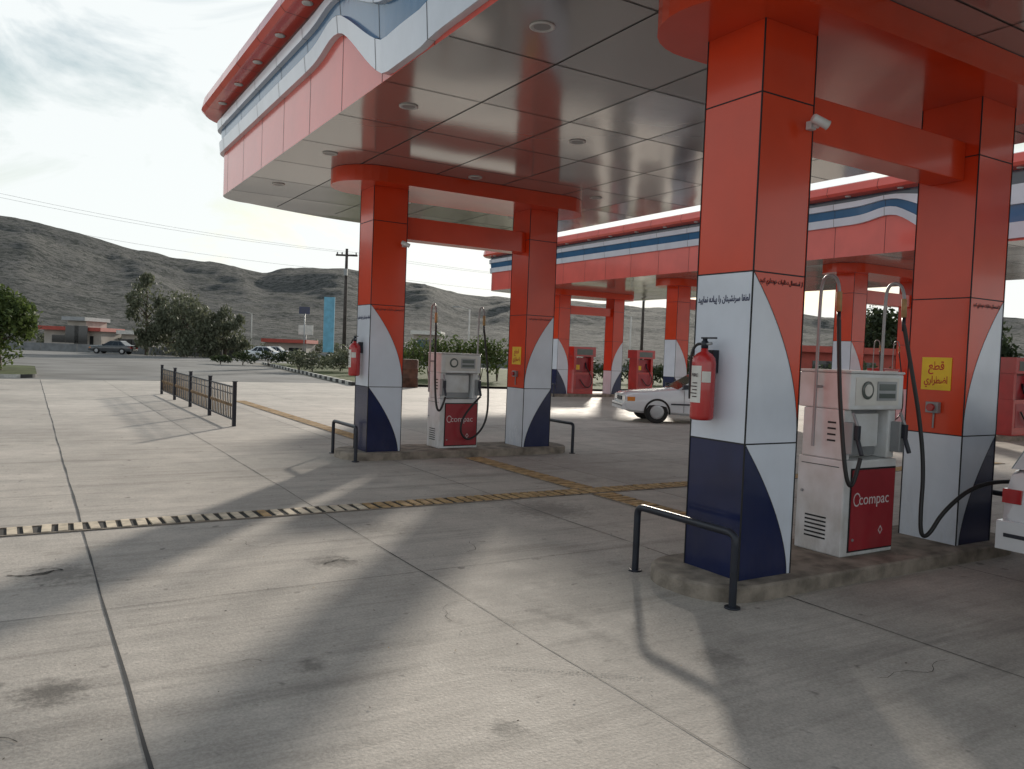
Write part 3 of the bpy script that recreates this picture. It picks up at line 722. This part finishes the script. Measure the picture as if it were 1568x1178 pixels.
tree('shade_tree',at(66,38.),5.8,7.0,'leafd',4000,.22,.4,20,.2)
tree('shade_tree',at(60,48.),6.,7.0,'leafd',4000,.22,.4,20,.2)
def shrubrow(name,pts,h,w,k,n,size=.09):
    e=empty(name); g=MB()
    for p in pts:
        hh=h*random.uniform(.6,1.15)
        for j in range(4):
            c=(p[0]+random.uniform(-.4,.4)*w,p[1]+random.uniform(-.4,.4)*w,hh*random.uniform(.4,.75)); leaves(g,c,(w*.4,w*.4,hh*.35),n//4,size,k)
    g.obj('foliage',e); g=MB()
    for p in pts:
        for j in range(3): g.cyl((p[0],p[1],0),(p[0]+random.uniform(-.3,.3),p[1]+random.uniform(-.3,.3),h*.6),.03,'bark',5,.01)
    g.obj('stems',e)
shrubrow('shrub_hedge',[at(45+random.uniform(-1,1),-5.6+i*.95) for i in range(6)],2.7,1.6,'leaf',900,.10)
shrubrow('shrub_hedge',[at(50+random.uniform(-2,2),-13.2+i*1.0) for i in range(8)],1.7,1.5,'leafg',500,.10)
shrubrow('shrub_hedge',[at(60+random.uniform(-3,3),-22+i*1.6) for i in range(9)],1.2,1.6,'leafd',350,.12)
shrubrow('shrub_hedge',[at(48+random.uniform(-2,2),2+i*1.3) for i in range(22)],1.8,1.6,'leafd',420,.12)
shrubrow('shrub_hedge',[at(103+random.uniform(-3,6),-62+i*3.4+random.uniform(-2,2)) for i in range(16)],2.2,3.0,'leafg',260,.22)
g=MB(); g.poly([(12.4,34,.10),(24,30.9+.2,.10),(60,40,.10),(60,66,.10),(17.0,68,.10)],'grass'); g.obj('verge_grass')
g=MB(); A=Vector((12.2,33.6));B=Vector((16.8,68)); n=48; d=(B-A)/n; nn=Vector((d.y,-d.x)).normalized()*.2
for i in range(n):
    a=A+d*i+d*.02;b=A+d*(i+1)-d*.02; k='kw' if i%2 else 'kb'
    P4=[a,b,b+nn,a+nn]; g.poly([(p.x,p.y,.16) for p in P4][::-1],k)
    for q in range(4): u=P4[q];v=P4[(q+1)%4]; g.poly([(u.x,u.y,0),(v.x,v.y,0),(v.x,v.y,.16),(u.x,u.y,.16)],k)
g.obj('striped_kerb')
g=MB(); P=rrect(-14,.35,36.2,47,.9,0)
for i in range(len(P)): j=(i+1)%len(P); g.poly([(*P[i],0),(*P[j],0),(*P[j],.15),(*P[i],.15)],'kb' if (i//6)%2 else 'kw')
g.poly([(*p,.149) for p in P],'grass'); g.obj('planted_traffic_island')
shrubrow('shrub_hedge',[(-1.5-i*1.2,37.6+random.uniform(0,1.5)) for i in range(5)],.5,1.0,'leaf',260,.07)
def pole(x,y,H,name='utility_pole'):
    e=empty(name,(x,y,0),-YAW); g=MB(); g.cyl((0,0,0),(0,0,H),.16,'wood',10,.10); g.box(-.8,.8,-.06,.06,H-.55,-.42+H,'wood')
    for q in (-.7,-.35,.7): g.lathe((q,0,H-.42),(0,0,1),[(0,.03),(.05,.06),(.1,.04),(.15,.05),(.17,.02)],'barrier',8)
    g.box(-.12,.12,-.3,-.1,H-2.,H-1.5,'grey'); g.obj('pole_and_crossarm',e)
a=at(60,-12.7); pole(a[0],a[1],9.0); b=at(46,-36); pole(b[0],b[1],11.0); c=at(75,12); pole(c[0],c[1],9)
e=empty('overhead_power_lines')
def wire(p,q,s):
    pts=[]; 
    for i in range(13): t=i/12; pts.append((p[0]+(q[0]-p[0])*t,p[1]+(q[1]-p[1])*t,p[2]+(q[2]-p[2])*t-s*4*t*(1-t)))
    tube('wire',pts,.007,'barrier',e)
for o,dz in ((-.7,0),(.7,0),(0,-1.4)):
    wire((a[0]+RT.x*o,a[1]+RT.y*o,8.75+dz),(b[0]+RT.x*o,b[1]+RT.y*o,10.75+dz),.5); wire((a[0]+RT.x*o,a[1]+RT.y*o,8.75+dz),(c[0]+RT.x*o,c[1]+RT.y*o,8.75+dz),.5)
def bb(F,r,w,z0,z1,k,name):
    x,y,_=at(F,r); e=empty(name,(x,y,0),-YAW); g=MB(); g.box(-w/2,w/2,-.06,.06,z0,z1,k); g.box(-w/2-.04,w/2+.04,-.04,.08,z0-.04,z0-.001,'grey'); g.cyl((0,.12,0),(0,.12,z0+.3),.07,'grey'); g.obj('panel_and_post',e)
bb(64,-14.8,.85,1.2,5.6,'cyan','blue_billboard'); bb(90,-23.6,1.2,5.2,6.,'navy','road_sign'); bb(100,-26.0,1.8,3.0,4.2,'label','road_sign')
def lamp(F,r,H):
    x,y,_=at(F,r); e=empty('street_lamp',(x,y,0),-YAW); g=MB(); g.cyl((0,0,0),(0,0,H),.06,'label',8,.04); g.cyl((0,0,H),(-.7,0,H+.15),.03,'label',6); g.box(-1.0,-.6,-.08,.08,H+.1,H+.18,'grey'); g.obj('post_and_head',e)
lamp(48,-2.7,4.2); lamp(55,8,4.5); lamp(90,-29.5,5)
x,y,_=at(35.5,-4.6); e=empty('rusty_drum',(x,y,0)); g=MB(); g.lathe((0,0,0),(0,0,1),[(0,.40),(.03,.42),(.4,.41),(.42,.43),(.44,.41),(.8,.41),(.82,.43),(.84,.41),(1.2,.41),(1.25,.38)],'drum',24); g.obj('shell',e)
def shop(F,r,w,h,k,roof,name):
    x,y,_=at(F,r); e=empty(name,(x,y,0),-YAW); g=MB(); g.box(-w/2,w/2,0,5,0,h,k); g.box(-w/2-.3,w/2+.3,-.8,5.3,h+.002,h+.45,roof); g.obj('walls_and_roof',e)
    g=MB(); nn=max(2,int(w/2.5))
    for i in range(nn): xx=-w/2+(i+.5)*w/nn; g.box(xx-.8,xx+.8,-.03,-.002,.1 if i%2 else .9,h-.6,'glass')
    g.obj('windows_and_doors',e)
shop(98,-54,7,2.4,'bwall','broof','roadside_shop'); shop(100,-28.5,5,1.9,'bwall','broof','roadside_shop'); shop(99,-47.5,2,2.2,'bwall','label','roadside_kiosk')
shop(97,-53,2.2,3.6,'bwall','grey','roadside_kiosk'); shop(96,-10.5,3,3.5,'bwall','label','roadside_kiosk')
shop(58,24,12,2.6,'broof','broof','service_building')

# ------------------------------------------------------------ hills
RID=[(-80,.10),(-60,.13),(-45,.140),(-32.8,.130),(-29.3,.1215),(-25.6,.106),(-21.7,.0975),(-17.6,.0875),(-15.9,.094),(-12,.098),(-6.9,.0866),(-2.3,.074),(2.8,.071),(12.4,.064),(23,.06),(45,.07),(80,.06)]
def ridge(b):
    for (a,x),(c,y) in zip(RID,RID[1:]):
        if a<=b<=c: return x+(y-x)*sst((b-a)/(c-a))*.6+(y-x)*(b-a)/(c-a)*.4
    return .06
g=MB(); NT=520; NRr=90; R0,R1=118,330
for i in range(NT+1):
    b=-80+160*i/NT; q=math.radians(b); tb=ridge(b)
    for j in range(NRr+1):
        u=j/NRr; r=R0+(480-R0)*u
        x=FW.x*r*math.cos(q)+RT.x*r*math.sin(q); y=FW.y*r*math.cos(q)+RT.y*r*math.sin(q)
        t=(r-R0)/(R1-R0)
        z=tb*R1*(max(0,t)**1.15 if t<1 else 1-.35*(t-1))
        a=min(1,max(0,t)*1.4)
        f=noise.fractal(Vector((x*.016,y*.016,1.3)),1.,2.1,5)
        rg=1-abs(noise.noise(Vector((b*.16,r*.004,3))))*2
        z+=a*(f*3.0*(.35 if t>.85 else 1)+rg*3.0*(1-min(1,abs(t-.55)/.5)))
        rd=noise.ridged_multi_fractal(Vector((x*.03,y*.03,4)),1.,2.2,5,1.,2.)
        z+=a*(rd-1.)*1.0*(1-.7*sst((t-.7)/.3))
        z+=a*noise.fractal(Vector((x*.12,y*.12,7)),1.,2.1,3)*.6
        g.v.append((x,y,max(z,0)-.3+.4*min(1,t*8)))
for i in range(NT):
    for j in range(NRr):
        k=i*(NRr+1)+j; g.f.append([k,k+1,k+NRr+2,k+NRr+1][::-1]); g.m.append(0); g.sm.append(True)
g.mi('hill'); g.obj('rocky_hills')

# ------------------------------------------------------------ light & sky
AZ=math.radians(39.0); EL=math.radians(15.5)
sd=Vector((math.sin(AZ)*math.cos(EL),math.cos(AZ)*math.cos(EL),math.sin(EL)))
l=bpy.data.lights.new('sun','SUN'); l.energy=5.0; l.angle=math.radians(2.6); l.color=(1,.92,.80)
o=bpy.data.objects.new('sun',l); COL.objects.link(o); o.rotation_euler=sd.to_track_quat('Z','Y').to_euler(); o.location=(20,30,20)
W=bpy.data.worlds.new('World'); S.world=W; W.use_nodes=True; nt=W.node_tree;N=nt.nodes;L=nt.links
bg=N['Background']; bg.inputs['Strength'].default_value=.110
sk=N.new('ShaderNodeTexSky'); sk.sky_type='NISHITA'; sk.sun_disc=False; sk.sun_elevation=EL; sk.sun_rotation=AZ; sk.dust_density=1.0; sk.air_density=1.5; sk.altitude=600
tc=N.new('ShaderNodeTexCoord'); mp=N.new('ShaderNodeMapping'); mp.inputs['Scale'].default_value=(1.2,1.2,2.6); mp.inputs['Rotation'].default_value=(.25,.15,.9); L.new(tc.outputs['Generated'],mp.inputs['Vector'])
n=N.new('ShaderNodeTexNoise'); n.inputs['Scale'].default_value=2.4; n.inputs['Detail'].default_value=8; n.inputs['Roughness'].default_value=.58; n.inputs['Distortion'].default_value=.9; L.new(mp.outputs[0],n.inputs['Vector'])
sx=N.new('ShaderNodeSeparateXYZ'); L.new(tc.outputs['Generated'],sx.inputs[0])
hz=N.new('ShaderNodeMapRange'); hz.inputs[1].default_value=.05; hz.inputs[2].default_value=.45; hz.inputs[3].default_value=.18; hz.inputs[4].default_value=-.02; L.new(sx.outputs['Z'],hz.inputs[0])
ad=N.new('ShaderNodeMath'); ad.operation='ADD'; L.new(n.outputs['Fac'],ad.inputs[0]); L.new(hz.outputs[0],ad.inputs[1])
r=N.new('ShaderNodeMapRange'); r.inputs[1].default_value=.44; r.inputs[2].default_value=.60; r.inputs[3].default_value=.05; r.inputs[4].default_value=.95; L.new(ad.outputs[0],r.inputs[0])
mx=N.new('ShaderNodeMix'); mx.data_type='RGBA'; mx.inputs['B'].default_value=(8.7,9.1,9.1,1); L.new(r.outputs[0],mx.inputs['Factor']); L.new(sk.outputs[0],mx.inputs['A']); L.new(mx.outputs['Result'],bg.inputs['Color'])

# ------------------------------------------------------------ camera
cam=bpy.data.cameras.new('camera'); co=bpy.data.objects.new('camera',cam); COL.objects.link(co); S.camera=co
cam.sensor_width=36; cam.lens=28.1; cam.clip_end=4000; cam.clip_start=.05
p=math.radians(2.25); th=math.radians(2.2)
f=Vector((FW.x*math.cos(p),FW.y*math.cos(p),-math.sin(p))); r0=f.cross(Vector((0,0,1))).normalized(); u0=r0.cross(f)
rr=r0*math.cos(th)+u0*math.sin(th); uu=u0*math.cos(th)-r0*math.sin(th)
m=Matrix((rr,uu,-f)).transposed().to_4x4(); m.translation=Vector((0,0,1.7)); co.matrix_world=m
